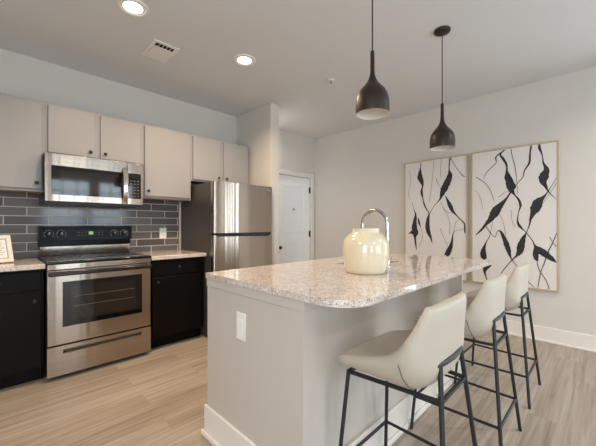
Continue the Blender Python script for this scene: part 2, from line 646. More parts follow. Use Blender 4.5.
UF = 3.33   # face of the wall cabinets' frames
YB = 3.648
cabinet('wall_cabinet', 'taupe single-door wall cabinet on the left, beside the microwave, above the framed notice',
        (-.17, .338, UF, YB, 1.475, 2.228), [('door', -.148, .316, 1.497, 2.208, .280, 1.545)], M['upper'])
cabinet('wall_cabinet', 'short two-door taupe wall cabinet mounted directly above the microwave',
        (.338, 1.105, UF, YB, 1.796, 2.228), [('door', .355, .69, 1.812, 2.208, .655, 1.858), ('door', .735, 1.078, 1.812, 2.208, .772, 1.858)], M['upper'])
cabinet('wall_cabinet', 'tall single-door taupe wall cabinet between microwave and refrigerator',
        (1.105, 1.62, UF, YB, 1.475, 2.228), [('door', 1.122, 1.604, 1.497, 2.208, 1.155, 1.548)], M['upper'])
cabinet('wall_cabinet', 'short two-door taupe wall cabinet above the refrigerator',
        (1.62, 2.415, UF, YB, 1.70, 2.228), [('door', 1.638, 1.996, 1.718, 2.208, 1.96, 1.765), ('door', 2.034, 2.398, 1.718, 2.208, 2.07, 1.765)], M['upper'])

BF = 3.06
cabinet('base_cabinet', 'dark espresso base cabinet with drawer, left of the range',
        (-.2, .302, BF, YB - .012, 0, .868), [('drawer', -.185, .287, .712, .852, .051, .782), ('door', -.185, .287, .125, .695, .245, .63)], M['dark'], toe=True)
cabinet('base_cabinet', 'dark espresso base cabinet with drawer, between range and refrigerator',
        (1.082, 1.628, BF, YB - .012, 0, .868), [('drawer', 1.097, 1.612, .712, .852, 1.355, .782), ('door', 1.097, 1.612, .125, .695, 1.145, .652)], M['dark'], toe=True)

tag(obj('countertop', MB().box(-.21, .306, 2.995, 3.639, .87, .907), M['granite'], bevel=.004, origin=(.05, 3.3, .87)),
    'short speckled granite countertop holding the framed notice, left of the range', 'countertop')
tag(obj('countertop', MB().box(1.076, 1.632, 2.995, 3.639, .87, .907), M['granite'], bevel=.004, origin=(1.35, 3.3, .87)),
    'short speckled granite countertop between range and refrigerator', 'countertop')

# ------------------------------------------------------------------ range
t = thing('kitchen_range', (.69, 3.3, 0), 'stainless steel electric range with black glass cooktop and oven window', 'stove')
obj('body', MB().box(.314, 1.068, 3.032, 3.632, .035, .896).box(.36, .40, 3.1, 3.14, 0, .035).box(.98, 1.02, 3.1, 3.14, 0, .035)
    .box(.36, .40, 3.5, 3.54, 0, .035).box(.98, 1.02, 3.5, 3.54, 0, .035), M['black_matt'], t)
ck = MB().box(.311, 1.071, 2.985, 3.56, .897, .917)
for (cx, cy, rr) in ((.50, 3.14, .105), (.88, 3.14, .08), (.50, 3.40, .08), (.88, 3.40, .105)):
    for k, q in enumerate((rr, rr * .6)):
        vs = []
        for a in range(40):
            for r_ in (q, q - .003):
                vs.append((cx + r_ * math.cos(2 * PI * a / 40), cy + r_ * math.sin(2 * PI * a / 40), .9176))
        ck.add(vs, [(2 * a, 2 * ((a + 1) % 40), 2 * ((a + 1) % 40) + 1, 2 * a + 1) for a in range(40)], 1)
obj('cooktop', ck, [M['black_gloss'], M['print']], t, bevel=.006)
d = obj('oven_door', MB().box(.316, 1.066, 2.996, 3.031, .272, .850), M['steel_h'], t, bevel=.005)
obj('window', MB().box(.410, .99, 2.9935, 2.9965, .407, .757).box(.463, .938, 2.9925, 2.9937, .452, .718, 1)
    .box(.475, .925, 2.9921, 2.9926, .556, .559, 2).box(.475, .925, 2.9921, 2.9926, .634, .637, 2), [M['black_gloss'], M['oven_glass'], M['print']], d)
obj('handle', MB().box(.318, 1.064, 2.942, 2.962, .808, .842).box(.325, .36, 2.960, 2.998, .811, .839).box(1.022, 1.057, 2.960, 2.998, .811, .839),
    M['handle_dark'], d, bevel=.009, seg=3)
obj('front_trim', MB().box(.316, 1.066, 2.992, 3.031, .854, .8965), M['steel_h'], t, bevel=.003)
dw = MB()
dw.box(.316, 1.066, 2.996, 3.031, .036, .198).box(.316, 1.066, 2.996, 3.031, .232, .262)
dw.box(.316, .412, 2.996, 3.031, .198, .232).box(.985, 1.066, 2.996, 3.031, .198, .232)
dw.box(.412, .985, 3.018, 3.031, .198, .232, 1)
dw.add([(.412, 2.9965, .200), (.985, 2.9965, .200), (.985, 3.018, .212), (.412, 3.018, .212)], [(0, 1, 2, 3)], 1)
obj('drawer', dw, [M['steel_h'], M['steel_shaded']], t)
# backguard: curved steel riser, then the black control panel leaning back a little
g = MB()
pr = [(3.57, .917), (3.566, .935), (3.560, .96), (3.556, .985), (3.556, 1.003), (3.566, 1.006), (3.62, 1.006), (3.62, .917)]
n = len(pr)
vs = [(.328, y, z) for (y, z) in pr] + [(1.054, y, z) for (y, z) in pr]
g.add(vs, [(i, i + n, (i + 1) % n + n, (i + 1) % n) for i in range(n)] + [tuple(range(n)), tuple(range(2 * n - 1, n - 1, -1))])
obj('riser', g, M['steel_h'], t, smooth=True)
g = MB()
pr = [(3.585, 1.007), (3.585, 1.05), (3.534, 1.056), (3.545, 1.183), (3.555, 1.189), (3.632, 1.189), (3.632, 1.007)]
n = len(pr)
vs = [(.314, y, z) for (y, z) in pr] + [(1.068, y, z) for (y, z) in pr]
g.add(vs, [(i, i + n, (i + 1) % n + n, (i + 1) % n) for i in range(n)] + [tuple(range(n)), tuple(range(2 * n - 1, n - 1, -1))])
cp = obj('control_panel', g, M['panel_black'], t)
pan = MB().box(.578, .813, 3.5335, 3.5365, 1.086, 1.152)
for i in range(3):
    for j in range(2):
        for x in (.60, .735):
            pan.box(x + i * .027, x + i * .027 + .015, 3.5325, 3.534, 1.10 + j * .026, 1.107 + j * .026, 1)
pan.box(.686, .722, 3.5325, 3.534, 1.108, 1.138, 2)
obj('display', pan, [M['panel_black'], M['print'], M['digits']], cp)
for x in (.385, .475, .905, .995):
    kb = MB().lathe([(.0, -.03), (.017, -.0295), (.020, -.024), (.0225, -.006), (.024, -.004), (.024, .006)], (x, 3.5375, 1.118), 24, axis='Y')
    kb.box(x - .0022, x + .0022, 3.5065, 3.509, 1.118, 1.136, 1)
    for a in range(-4, 5):
        an = R(90 + a * 32)
        px, pz = x + .034 * math.cos(an), 1.118 + .034 * math.sin(an)
        kb.box(px - .0022, px + .0022, 3.5355 + (pz - 1.118) * .087 - .002, 3.5385 + (pz - 1.118) * .087, pz - .0022, pz + .0022, 1)
    obj('dial', kb, [M['black_matt'], M['plastic_white']], cp, smooth=True)

# ------------------------------------------------------------------ microwave
t = thing('microwave', (.695, 3.645, 1.376), 'stainless over-the-range microwave with black window and vertical handle', 'microwave')
obj('body', MB().box(.324, 1.066, 3.227, 3.638, 1.393, 1.792).box(.33, 1.06, 3.25, 3.63, 1.376, 1.393), M['black_matt'], t)
d = obj('door', MB().box(.322, .9255, 3.2, 3.226, 1.394, 1.79), M['steel_h'], t, bevel=.004)
obj('window', MB().box(.363, .880, 3.1975, 3.201, 1.45, 1.69).box(.42, .85, 3.1966, 3.1977, 1.475, 1.655, 1), [M['black_gloss'], M['oven_glass']], d)
hp = [(.902, 3.2 - .044 * math.sin(PI * k / 14) ** .6, 1.400 + .335 * k / 14) for k in range(15)]
obj('handle', MB().tube(hp, .01, 4, sq=(.036, .014)), M['chrome'], d, smooth=True, bevel=.004)
cpl = obj('control_panel', MB().box(.9275, 1.068, 3.2, 3.226, 1.394, 1.79), M['steel_h'], t, bevel=.004)
kp = MB().box(.936, 1.046, 3.1978, 3.201, 1.45, 1.69).box(.948, 1.034, 3.197, 3.199, 1.652, 1.678, 1)
for i in range(3):
    for j in range(6):
        kp.box(.951 + i * .03, .969 + i * .03, 3.1972, 3.1985, 1.468 + j * .029, 1.478 + j * .029, 2)
obj('keypad', kp, [M['black_gloss'], M['oven_glass'], M['print']], cpl)

# ------------------------------------------------------------------ refrigerator
t = thing('refrigerator', (2.035, 3.3, 0), 'tall stainless top-freezer refrigerator beside the narrow partition wall', 'refrigerator')
obj('body', MB().box(1.641, 2.429, 2.925, 3.628, .03, 1.648).box(1.66, 2.41, 2.95, 3.6, 0, .03), M['steel_side'], t, bevel=.004)


def door_slab(z0, z1):
    x0, x1, yf, yb = 1.638, 2.432, 2.856, 2.918
    pts = [(x0, yb)]
    r_ = .030
    for k in range(9):
        a = PI - (PI / 2) * k / 8
        pts.append((x0 + r_ + r_ * math.cos(a), yf + .004 + r_ - r_ * math.sin(a)))
    for k in range(1, 16):
        u = k / 16
        pts.append((x0 + r_ + (x1 - x0 - 2 * r_) * u, yf + .004 - .006 * (1 - (2 * u - 1) ** 2)))
    for k in range(9):
        a = PI / 2 - (PI / 2) * k / 8
        pts.append((x1 - r_ + r_ * math.cos(a), yf + .004 + r_ - r_ * math.sin(a)))
    pts.append((x1, yb))
    n_ = len(pts)
    m_ = MB()
    m_.add([(x, y, z0) for x, y in pts] + [(x, y, z1) for x, y in pts],
           [(i, (i + 1) % n_, (i + 1) % n_ + n_, i + n_) for i in range(n_)] + [tuple(range(n_ - 1, -1, -1)), tuple(range(n_, 2 * n_))])
    return m_


fz = obj('freezer_door', door_slab(1.116, 1.656), M['steel'], t, smooth=True, angle=40)
bd = MB().box(2.335, 2.395, 2.8515, 2.86, 1.598, 1.613)
for k in range(6):
    bd.box(2.338 + k * .0095, 2.3445 + k * .0095, 2.8508, 2.853, 1.617, 1.627)
obj('badge', bd, M['chrome'], fz)
fd = obj('fridge_door', door_slab(.05, 1.094), M['steel'], t, smooth=True, angle=40)
hr = [(1.675, 1.112), (2.405, 1.112), (2.36, 1.072), (1.675, 1.080)]
obj('recessed_handle', MB().add([(x, 2.8495, z) for x, z in hr] + [(x, 2.90, z) for x, z in hr],
    [(0, 1, 2, 3), (7, 6, 5, 4), (0, 4, 5, 1), (1, 5, 6, 2), (2, 6, 7, 3), (3, 7, 4, 0)]), M['black_matt'], t)
obj('gasket', MB().box(1.65, 2.42, 2.885, 2.924, .06, 1.645), M['black_matt'], t)

# ------------------------------------------------------------------ island
IX0, IX1, IY0, IY1, IZ = .895, 2.765, .865, 1.632, .896
t = thing('kitchen_island', (1.83, 1.25, 0), 'greige kitchen island base under the long granite counter, white baseboard along its foot', 'kitchen island')
b = MB()
b.box(IX0, IX0 + .03, IY0, IY1, 0, IZ).box(IX1 - .03, IX1, IY0, IY1, 0, IZ)
b.box(IX0 + .03, IX1 - .03, IY0, IY0 + .03, 0, IZ).box(IX0 + .03, IX1 - .03, IY1 - .03, IY1, .1, IZ)
obj('base_panels', b, M['island'], t)
obj('top_rail', MB().box(IX0 - .006, IX0, IY0 - .006, IY1, IZ - .046, IZ).box(IX0, IX1, IY0 - .006, IY0, IZ - .046, IZ), M['island'], t, bevel=.002)
obj('corner_trim', MB().box(IX1 - .004, IX1 + .018, IY0 - .014, IY0 + .06, .0, IZ), M['trim'], t, bevel=.002)
bb = MB().box(IX0 - .016, IX0, IY0 - .016, IY1 + .012, 0, .168).box(IX0, IX1 - .005, IY0 - .016, IY0, 0, .168)
obj('baseboard', bb, M['trim'], t, bevel=.004)
bb = MB().box(IX0 - .034, IX0 - .016, IY0 - .034, IY1 + .02, 0, .03).box(IX0 - .016, IX1 - .005, IY0 - .034, IY0 - .016, 0, .03)
obj('shoe_molding', bb, M['trim'], t, bevel=.006)


def rounded(x0, x1, y0, y1, rs, n_=8):
    out = []
    for (cx, cy, sx, sy, a0, r_) in ((x1, y0, -1, 1, -90, rs[0]), (x1, y1, -1, -1, 0, rs[1]), (x0, y1, 1, -1, 90, rs[2]), (x0, y0, 1, 1, 180, rs[3])):
        for k in range(n_ + 1):
            a = R(a0 + 90 * k / n_)
            out.append((cx + sx * r_ + r_ * math.cos(a), cy + sy * r_ + r_ * math.sin(a)))
    return out


def slab(outer, hole, z0, z1):
    import bmesh
    bm = bmesh.new()
    es = []
    loops = []
    for lp in (outer, hole):
        vs_ = [bm.verts.new((x, y, 0)) for x, y in lp]
        loops.append(vs_)
        es += [bm.edges.new((vs_[i], vs_[(i + 1) % len(vs_)])) for i in range(len(vs_))]
    bmesh.ops.triangle_fill(bm, use_beauty=True, use_dissolve=False, edges=es)
    bm.verts.index_update()
    m_ = MB()
    P = [(v.co.x, v.co.y) for v in bm.verts]
    T = []
    for f_ in bm.faces:
        ids = [v.index for v in f_.verts]
        nz = f_.normal.z
        f_.normal_update()
        T.append(ids if f_.normal.z > 0 else ids[::-1])
    k = len(P)
    fs = [tuple(i + k for i in tt) for tt in T] + [tuple(reversed(tt)) for tt in T]
    o0 = 0
    for lp, rev in ((outer, False), (hole, True)):
        n_ = len(lp)
        for i in range(n_):
            a, b_ = o0 + i, o0 + (i + 1) % n_
            fs.append((a, b_, b_ + k, a + k) if not rev else (b_, a, a + k, b_ + k))
        o0 += n_
    m_.add([(x, y, z0) for x, y in P] + [(x, y, z1) for x, y in P], fs)
    bm.free()
    return m_


CT = .925
SX0, SX1, SY0, SY1 = 1.74, 2.20, 1.10, 1.37
tag(obj('countertop', slab(rounded(.882, 2.785, .63, 1.642, (.03, .02, .015, .15)), rounded(SX0, SX1, SY0, SY1, (.04,) * 4, 5), CT - .028, CT),
        M['granite'], bevel=.003, origin=(1.83, 1.14, CT - .028)),
    'long speckled granite island countertop with rounded corner, under the cream vase', 'countertop')
sk = MB()
sx = rounded(SX0 - .004, SX1 + .004, SY0 - .004, SY1 + .004, (.044,) * 4, 5)
n = len(sx)
zb = CT - .21
sk.add([(x, y, CT - .029) for x, y in sx] + [(x, y, zb) for x, y in sx],
       [((i + 1) % n, i, i + n, (i + 1) % n + n) for i in range(n)] + [tuple(range(n, 2 * n))])
sk = tag(obj('sink', sk, M['sink'], smooth=True, origin=(1.97, 1.235, zb), solid=(.002, 1)), 'undermount steel sink set into the island countertop below the faucet', 'sink')
obj('drain', MB().lathe([(.045, .001), (.045, .004), (.03, .003), (0, .001)], (1.97, 1.235, zb), 20), M['chrome'], sk, smooth=True)

FX, FY = 1.895, 1.048
t = thing('faucet', (FX, FY, CT), 'brushed metal gooseneck faucet rising behind the cream vase', 'faucet')
pts = [(FX, FY, CT + .02), (FX, FY, CT + .28)]
for k in range(1, 15):
    a = PI * k / 14
    pts.append((FX, FY + .098 - .098 * math.cos(a), CT + .28 + .098 * math.sin(a)))
pts += [(FX, FY + .198, CT + .255)]
obj('spout', MB().tube(pts, .0115, 14), M['chrome'], t, smooth=True)
obj('spray_head', MB().lathe([(.0115, 0), (.0155, -.012), (.0165, -.06), (.0145, -.066), (0, -.066)], (FX, FY + .198, CT + .255), 16), M['chrome'], t, smooth=True)
obj('base', MB().lathe([(.027, 0), (.027, .006), (.020, .012), (.0165, .05), (.0125, .056)], (FX, FY, CT), 20), M['chrome'], t, smooth=True)
obj('lever', MB().tube([(FX, FY, CT + .035), (FX + .03, FY, CT + .037), (FX + .06, FY, CT + .044)], [.009, .0065, .005], 10), M['chrome'], t, smooth=True)

# vase
VX, VY = 1.564, 1.004
vp = [(0, 0), (.108, 0), (.1155, .004), (.119, .02), (.125, .05), (.131, .09), (.1345, .13), (.133, .16), (.126, .185), (.113, .205), (.097, .22),
      (.083, .229), (.0785, .235), (.0785, .25), (.0775, .2545), (.074, .2555), (.0715, .252), (.0715, .235), (.09, .218), (.118, .19), (.126, .15), (.12, .08), (.108, .02), (0, .012)]
tag(obj('vase', MB().lathe(vp, (VX, VY, CT), 56), M['vase'], smooth=True, origin=(VX, VY, CT), angle=60),
    'squat cream ceramic vase with short neck standing on the island countertop', 'vase')


# ------------------------------------------------------------------ cover plates
def plate(name, label, cat, center, axis, w_, h_, rocker):
    x, y, z = center
    if axis == 'X':   # faces -X
        t_ = thing(name, center, label, cat)
        obj('cover', MB().box(x - .006, x, y - w_ / 2, y + w_ / 2, z - h_ / 2, z + h_ / 2), M['plastic_white'], t_, bevel=.002)
        obj('rocker', MB().box(x - .009, x - .0055, y - .017, y + .017, z - .034, z + .034), M['plastic_white'], t_, bevel=.001)
    else:             # faces -Y
        t_ = thing(name, center, label, cat)
        obj('cover', MB().box(x - w_ / 2, x + w_ / 2, y - .006, y, z - h_ / 2, z + h_ / 2), M['plastic_white'], t_, bevel=.002)
        for dz in (-.02, .02):
            s_ = MB().box(x - .015, x + .015, y - .008, y - .0055, z + dz - .013, z + dz + .013)
            s_.box(x - .007, x - .005, y - .0083, y - .0079, z + dz - .003, z + dz + .006, 1).box(x + .005, x + .007, y - .0083, y - .0079, z + dz - .003, z + dz + .006, 1)
            obj('socket', s_, [M['plastic_white'], M['slot']], t_)
    return t_


plate('wall_plate', 'white cover plate on the end panel of the island', 'outlet', (IX0, 1.292, .695), 'X', .076, .135, True)
plate('power_outlet', 'white power outlet on the dark tile backsplash near the refrigerator', 'outlet', (1.43, NORTH - .010, 1.105), 'Y', .078, .125, False)

# framed notice leaning on the left counter
t = thing('photo_frame', (.024, 3.25, .907), 'small white photo frame with a printed notice leaning on the left counter', 'photo frame')
ang = R(17)
fw, fh = .25, .215


def lean(mb, x=.024, y=3.25, z=.9085):
    o_ = MB()
    o_.f, o_.m = mb.f, mb.m
    for (a, b_, c) in mb.v:
        a2, y2, z2 = a, b_ * math.cos(ang) + c * math.sin(ang), c * math.cos(ang) - b_ * math.sin(ang)
        q = R(20)
        o_.v.append((x + a2 * math.cos(q) - y2 * math.sin(q), y + a2 * math.sin(q) + y2 * math.cos(q), z + z2 + .0035))
    return o_


h = fw / 2
obj('frame', lean(MB().box(-h, h, -.012, 0, 0, .028).box(-h, h, -.012, 0, fh - .028, fh).box(-h, -h + .028, -.012, 0, .028, fh - .028).box(h - .028, h, -.012, 0, .028, fh - .028)),
    M['frame_white'], t, bevel=.002)
pg = MB().box(-h + .028, h - .028, -.006, -.003, .028, fh - .028)
for (a, b_, c, d_) in ((-h + .03, h - .03, .03, .033), (-h + .03, h - .03, fh - .033, fh - .03), (-h + .03, -h + .033, .033, fh - .033), (h - .033, h - .03, .033, fh - .033)):
    pg.box(a, b_, -.0068, -.006, c, d_, 1)
random.seed(4)
for k in range(7):
    z = fh - .05 - k * .017
    x = -h + .045
    while x < h - .06:
        l_ = random.uniform(.008, .02)
        pg.box(x, x + l_, -.0066, -.006, z - .0016, z + .0016, 1)
        x += l_ + .006
obj('notice', lean(pg), [M['paper'], M['print']], t)
obj('easel_back', lean(MB().box(-.03, .03, 0.0005, .004, .01, .19)), M['black_matt'], t)

ART_A = [
 [(0.225,1.491,0.009),(0.218,1.421,0.014),(0.215,1.362,0.042),(0.212,1.304,0.071),(0.235,1.243,0.056),(0.249,1.191,0.025),(0.242,1.150,0.020),(0.235,1.100,0.034),(0.249,1.032,0.017),(0.257,0.989,0.014),(0.274,0.929,0.020),(0.302,0.870,0.014),(0.332,0.828,0.014),(0.319,0.746,0.042),(0.312,0.663,0.056),(0.324,0.580,0.055),(0.352,0.515,0.028),(0.373,0.434,0.006)],
 [(0.590,1.499,0.016),(0.580,1.421,0.013),(0.580,1.350,0.016),(0.586,1.279,0.061),(0.552,1.187,0.080),(0.514,1.111,0.080),(0.491,1.049,0.046),(0.468,0.994,0.019),(0.429,0.947,0.008),(0.397,0.916,0.006),(0.357,0.844,0.006),(0.332,0.811,0.006)],
 [(0.537,1.030,0.008),(0.565,0.965,0.032),(0.594,0.899,0.048),(0.620,0.843,0.034),(0.671,0.780,0.013),(0.728,0.717,0.013),(0.754,0.679,0.016),(0.756,0.602,0.016),(0.761,0.564,0.004)],
 [(0.102,0.980,0.003),(0.137,0.867,0.009),(0.155,0.807,0.023),(0.146,0.731,0.049),(0.137,0.646,0.072),(0.146,0.561,0.086),(0.146,0.509,0.034),(0.155,0.425,0.023),(0.167,0.340,0.006)],
 [(0.057,0.552,0.006),(0.093,0.568,0.029),(0.137,0.595,0.057)],
 [(0.189,0.764,0.011),(0.201,0.705,0.026),(0.224,0.638,0.004)],
 [(0.735,0.618,0.003),(0.656,0.601,0.004),(0.627,0.562,0.007),(0.617,0.507,0.018),(0.605,0.428,0.037),(0.575,0.348,0.066),(0.545,0.290,0.053)],
 [(0.597,1.497,0.007),(0.656,1.380,0.005),(0.728,1.270,0.007),(0.761,1.248,0.006)],
 [(0.421,1.265,0.007),(0.444,1.198,0.004),(0.483,1.122,0.003)],
 [(0.397,1.496,0.003),(0.384,1.367,0.003),(0.365,1.156,0.003),(0.332,0.969,0.003)],
 [(0.488,1.498,0.003),(0.479,1.403,0.003),(0.476,1.275,0.003)],
 [(0.066,1.406,0.003),(0.089,1.266,0.003),(0.057,1.096,0.003),(0.084,1.007,0.003)],
 [(0.476,0.623,0.005),(0.514,0.520,0.004),(0.568,0.402,0.004)],
 [(0.476,0.961,0.003),(0.514,0.871,0.003),(0.568,0.774,0.003),(0.590,0.663,0.003),(0.583,0.553,0.003)],
 [(0.514,0.871,0.003),(0.583,0.821,0.004),(0.620,0.820,0.003)],
 [(0.700,0.741,0.003),(0.656,0.694,0.003),(0.642,0.632,0.003),(0.620,0.538,0.003)],
 [(0.224,0.638,0.003),(0.249,0.512,0.003),(0.198,0.376,0.003)],
]
ART_B = [
 [(0.335,1.499,0.013),(0.292,1.456,0.016),(0.324,1.395,0.025),(0.352,1.326,0.019),(0.354,1.262,0.022),(0.363,1.196,0.062),(0.382,1.130,0.074),(0.394,1.083,0.083),(0.397,1.046,0.055),(0.424,0.998,0.015),(0.462,0.942,0.021),(0.477,0.887,0.024),(0.474,0.857,0.015),(0.458,0.795,0.009),(0.452,0.713,0.015),(0.469,0.659,0.027),(0.506,0.615,0.009),(0.535,0.579,0.008),(0.578,0.510,0.009),(0.599,0.458,0.018),(0.627,0.416,0.064),(0.682,0.376,0.064),(0.736,0.328,0.043),(0.775,0.293,0.006)],
 [(0.613,0.420,0.044),(0.606,0.371,0.050),(0.613,0.319,0.038),(0.627,0.294,0.006)],
 [(0.391,1.032,0.016),(0.348,0.957,0.022),(0.284,0.877,0.063),(0.244,0.819,0.095),(0.203,0.744,0.058),(0.152,0.678,0.032),(0.110,0.620,0.023),(0.045,0.550,0.007)],
 [(0.571,1.504,0.015),(0.560,1.422,0.015),(0.554,1.325,0.018),(0.514,1.251,0.012),(0.499,1.181,0.008),(0.447,1.114,0.005),(0.432,1.079,0.003)],
 [(0.637,1.503,0.018),(0.641,1.460,0.023),(0.662,1.388,0.009),(0.671,1.309,0.015),(0.696,1.237,0.043),(0.675,1.170,0.081),(0.669,1.119,0.058),(0.689,1.066,0.029),(0.716,1.004,0.009),(0.775,0.927,0.004)],
 [(0.775,1.147,0.003),(0.709,1.013,0.009),(0.671,0.955,0.029),(0.627,0.906,0.082),(0.606,0.843,0.088),(0.585,0.791,0.050),(0.564,0.730,0.021),(0.557,0.677,0.012),(0.528,0.588,0.009),(0.506,0.534,0.036),(0.484,0.453,0.066),(0.472,0.389,0.060),(0.440,0.333,0.021),(0.397,0.284,0.009),(0.332,0.186,0.008),(0.292,0.117,0.006)],
 [(0.219,0.706,0.003),(0.203,0.611,0.003),(0.186,0.534,0.005),(0.161,0.486,0.008),(0.139,0.427,0.023),(0.125,0.359,0.058),(0.130,0.311,0.065),(0.149,0.279,0.032)],
 [(0.206,0.212,0.013),(0.156,0.188,0.055),(0.139,0.138,0.026),(0.149,0.091,0.013),(0.161,0.044,0.008)],
 [(0.144,0.668,0.008),(0.203,0.573,0.006),(0.244,0.536,0.006),(0.262,0.593,0.006),(0.292,0.603,0.016),(0.324,0.538,0.037),(0.351,0.456,0.050),(0.371,0.392,0.043),(0.386,0.329,0.019),(0.402,0.294,0.009),(0.447,0.225,0.006)],
 [(0.332,1.496,0.009),(0.252,1.434,0.013),(0.252,1.368,0.006),(0.169,1.284,0.005),(0.127,1.202,0.003)],
 [(0.394,1.496,0.006),(0.402,1.429,0.005),(0.432,1.279,0.005),(0.447,1.096,0.003),(0.452,1.005,0.003)],
 [(0.049,1.230,0.005),(0.152,1.142,0.005),(0.211,1.023,0.005),(0.236,0.926,0.003)],
 [(0.775,0.587,0.006),(0.749,0.499,0.007),(0.709,0.395,0.009),(0.682,0.290,0.007),(0.651,0.187,0.006),(0.626,0.014,0.004)],
 [(0.620,0.293,0.006),(0.640,0.203,0.006),(0.692,0.106,0.006),(0.721,0.019,0.006)],
 [(0.498,0.144,0.006),(0.549,0.070,0.006),(0.605,0.011,0.004)],
 [(0.722,0.549,0.006),(0.749,0.490,0.004),(0.775,0.454,0.007)],
 [(0.775,1.092,0.003),(0.722,0.986,0.003),(0.682,0.920,0.003),(0.641,0.853,0.003)],
 [(0.049,1.073,0.003),(0.101,0.972,0.003),(0.118,0.855,0.003)],
 [(0.284,0.799,0.003),(0.324,0.687,0.003),(0.344,0.548,0.003)],
 [(0.394,0.833,0.003),(0.402,0.723,0.003),(0.432,0.650,0.003)],
 [(0.276,0.980,0.005),(0.340,1.032,0.003),(0.386,1.032,0.003)],
]


# ------------------------------------------------------------------ framed ink canvases
def framed_canvas(y_left, y_right, z0, z1, strokes, label):
    t_ = thing('framed_art', (EAST, (y_left + y_right) / 2, z0), label, 'wall art', 'pair of framed ink canvases')
    xf = EAST - .036
    fr = MB()
    q = .014
    for (a, b_, c, d_) in ((y_right, y_left, z0, z0 + q), (y_right, y_left, z1 - q, z1), (y_right, y_right + q, z0 + q, z1 - q), (y_left - q, y_left, z0 + q, z1 - q)):
        fr.box(xf, EAST - .002, a, b_, c, d_)
    obj('frame', fr, M['gold'], t_, bevel=.0015)
    cv = MB().box(xf + .008, EAST - .006, y_right + q, y_left - q, z0 + q, z1 - q)
    X = xf + .008
    rnd = random.Random(7)
    ylo, yhi, zlo, zhi = y_right + q + .002, y_left - q - .002, z0 + q + .002, z1 - q - .002
    for si, st in enumerate(strokes):
        x = X - .0006 - .00025 * si
        # smooth the drawn path, taper and ripple its outline
        P = [(y_left - a, z0 + b_, w_) for (a, b_, w_) in st]
        Q = []
        for i in range(len(P) - 1):
            p0, p1, p2, p3 = P[max(i - 1, 0)], P[i], P[i + 1], P[min(i + 2, len(P) - 1)]
            for k in range(5):
                u = k / 5
                Q.append(tuple(.5 * (2 * p1[j] + (p2[j] - p0[j]) * u + (2 * p0[j] - 5 * p1[j] + 4 * p2[j] - p3[j]) * u * u + (3 * p1[j] - p0[j] - 3 * p2[j] + p3[j]) * u ** 3)
                               for j in range(3)))
        Q.append(P[-1])
        lft, rgt = [], []
        for i, (y, z, w_) in enumerate(Q):
            a, b_ = Q[max(i - 1, 0)], Q[min(i + 1, len(Q) - 1)]
            dy, dz = b_[0] - a[0], b_[1] - a[1]
            m_ = math.hypot(dy, dz) or 1
            ny, nz = -dz / m_, dy / m_
            hw = max(.0012, w_ / 2)
            r1, r2 = hw * rnd.uniform(.9, 1.1), hw * rnd.uniform(.9, 1.1)

            def cl(yy, zz):
                return (x, min(max(yy, ylo), yhi), min(max(zz, zlo), zhi))
            lft.append(cl(y + ny * r1, z + nz * r1))
            rgt.append(cl(y - ny * r2, z - nz * r2))
        k = len(lft)
        cv.add(lft + rgt, [(i, i + 1, i + 1 + k, i + k) for i in range(k - 1)], 1)
    obj('canvas', cv, [M['canvas'], M['ink']], t_)
    return t_


framed_canvas(1.968, 1.180, .53, 2.045, ART_A, 'framed black ink canvas on the far wall, nearer the hall door')
framed_canvas(1.140, .342, .53, 2.05, ART_B, 'framed black ink canvas on the far wall, farther from the hall door')


# ------------------------------------------------------------------ pendants
def pendant(x, y, zr, label):
    t_ = thing('pendant_lamp', (x, y, CEIL), label, 'pendant lamp', 'pendants over the island')
    obj('canopy', MB().lathe([(0, 0), (.058, 0), (.060, -.004), (.057, -.016), (.042, -.024), (.012, -.028), (.006, -.04), (0, -.04)], (x, y, CEIL), 28), M['bronze'], t_, smooth=True)
    obj('cord', MB().lathe([(.0036, .34), (.0036, CEIL - zr - .03)], (x, y, zr), 8), M['cord'], t_, smooth=True)
    prof = [(.0, .345), (.0098, .345), (.0112, .335), (.0125, .24), (.0145, .215), (.021, .192), (.033, .17), (.050, .15), (.068, .13), (.081, .105), (.088, .078), (.0905, .05), (.0905, .025), (.0885, 0),
            (.0862, .0), (.088, .025), (.0878, .05), (.0855, .077), (.0785, .103), (.0655, .127), (.047, .147), (.03, .165), (.018, .185), (0, .19)]
    mis = [0] * 13 + [1] * (len(prof) - 14)
    obj('shade', MB().lathe(prof, (x, y, zr), 40, mis=mis), [M['bronze'], M['shade_white']], t_, smooth=True, angle=60)
    return t_


pendant(1.491, .914, 1.808, 'dark bronze bell pendant lamp hanging over the vase end of the island')
pendant(2.474, .903, 1.79, 'dark bronze bell pendant lamp hanging over the art wall end of the island')


# ------------------------------------------------------------------ ceiling fittings
def downlight(x, y, label, power, color, group='recessed kitchen lights'):
    t_ = thing('recessed_light', (x, y, CEIL), label, 'ceiling light', group)
    obj('trim_ring', MB().lathe([(.073, -.004), (.078, -.009), (.098, -.006), (.101, 0), (.073, 0)], (x, y, CEIL), 36), M['plastic_white'], t_, smooth=True)
    obj('lens', MB().lathe([(0, -.005), (.05, -.005), (.072, -.003), (.073, -.001)], (x, y, CEIL), 32), M['lamp'], t_, smooth=True)
    l_ = bpy.data.lights.new('lamp_light', 'AREA')
    l_.shape = 'DISK'
    l_.size = .14
    l_.energy = power
    l_.spread = R(150)
    l_.color = color
    o_ = bpy.data.objects.new('lamp_light', l_)
    COL.objects.link(o_)
    o_.parent = t_
    o_.location = (0, 0, -.012)
    return t_


CAN = 15.0
CAN2 = 23.0
downlight(.706, 2.311, 'lit recessed ceiling light above the range side of the kitchen', CAN, (1.0, .755, .5))
downlight(1.649, 2.337, 'lit recessed ceiling light above the refrigerator side of the kitchen', CAN2, (1.0, .755, .5))

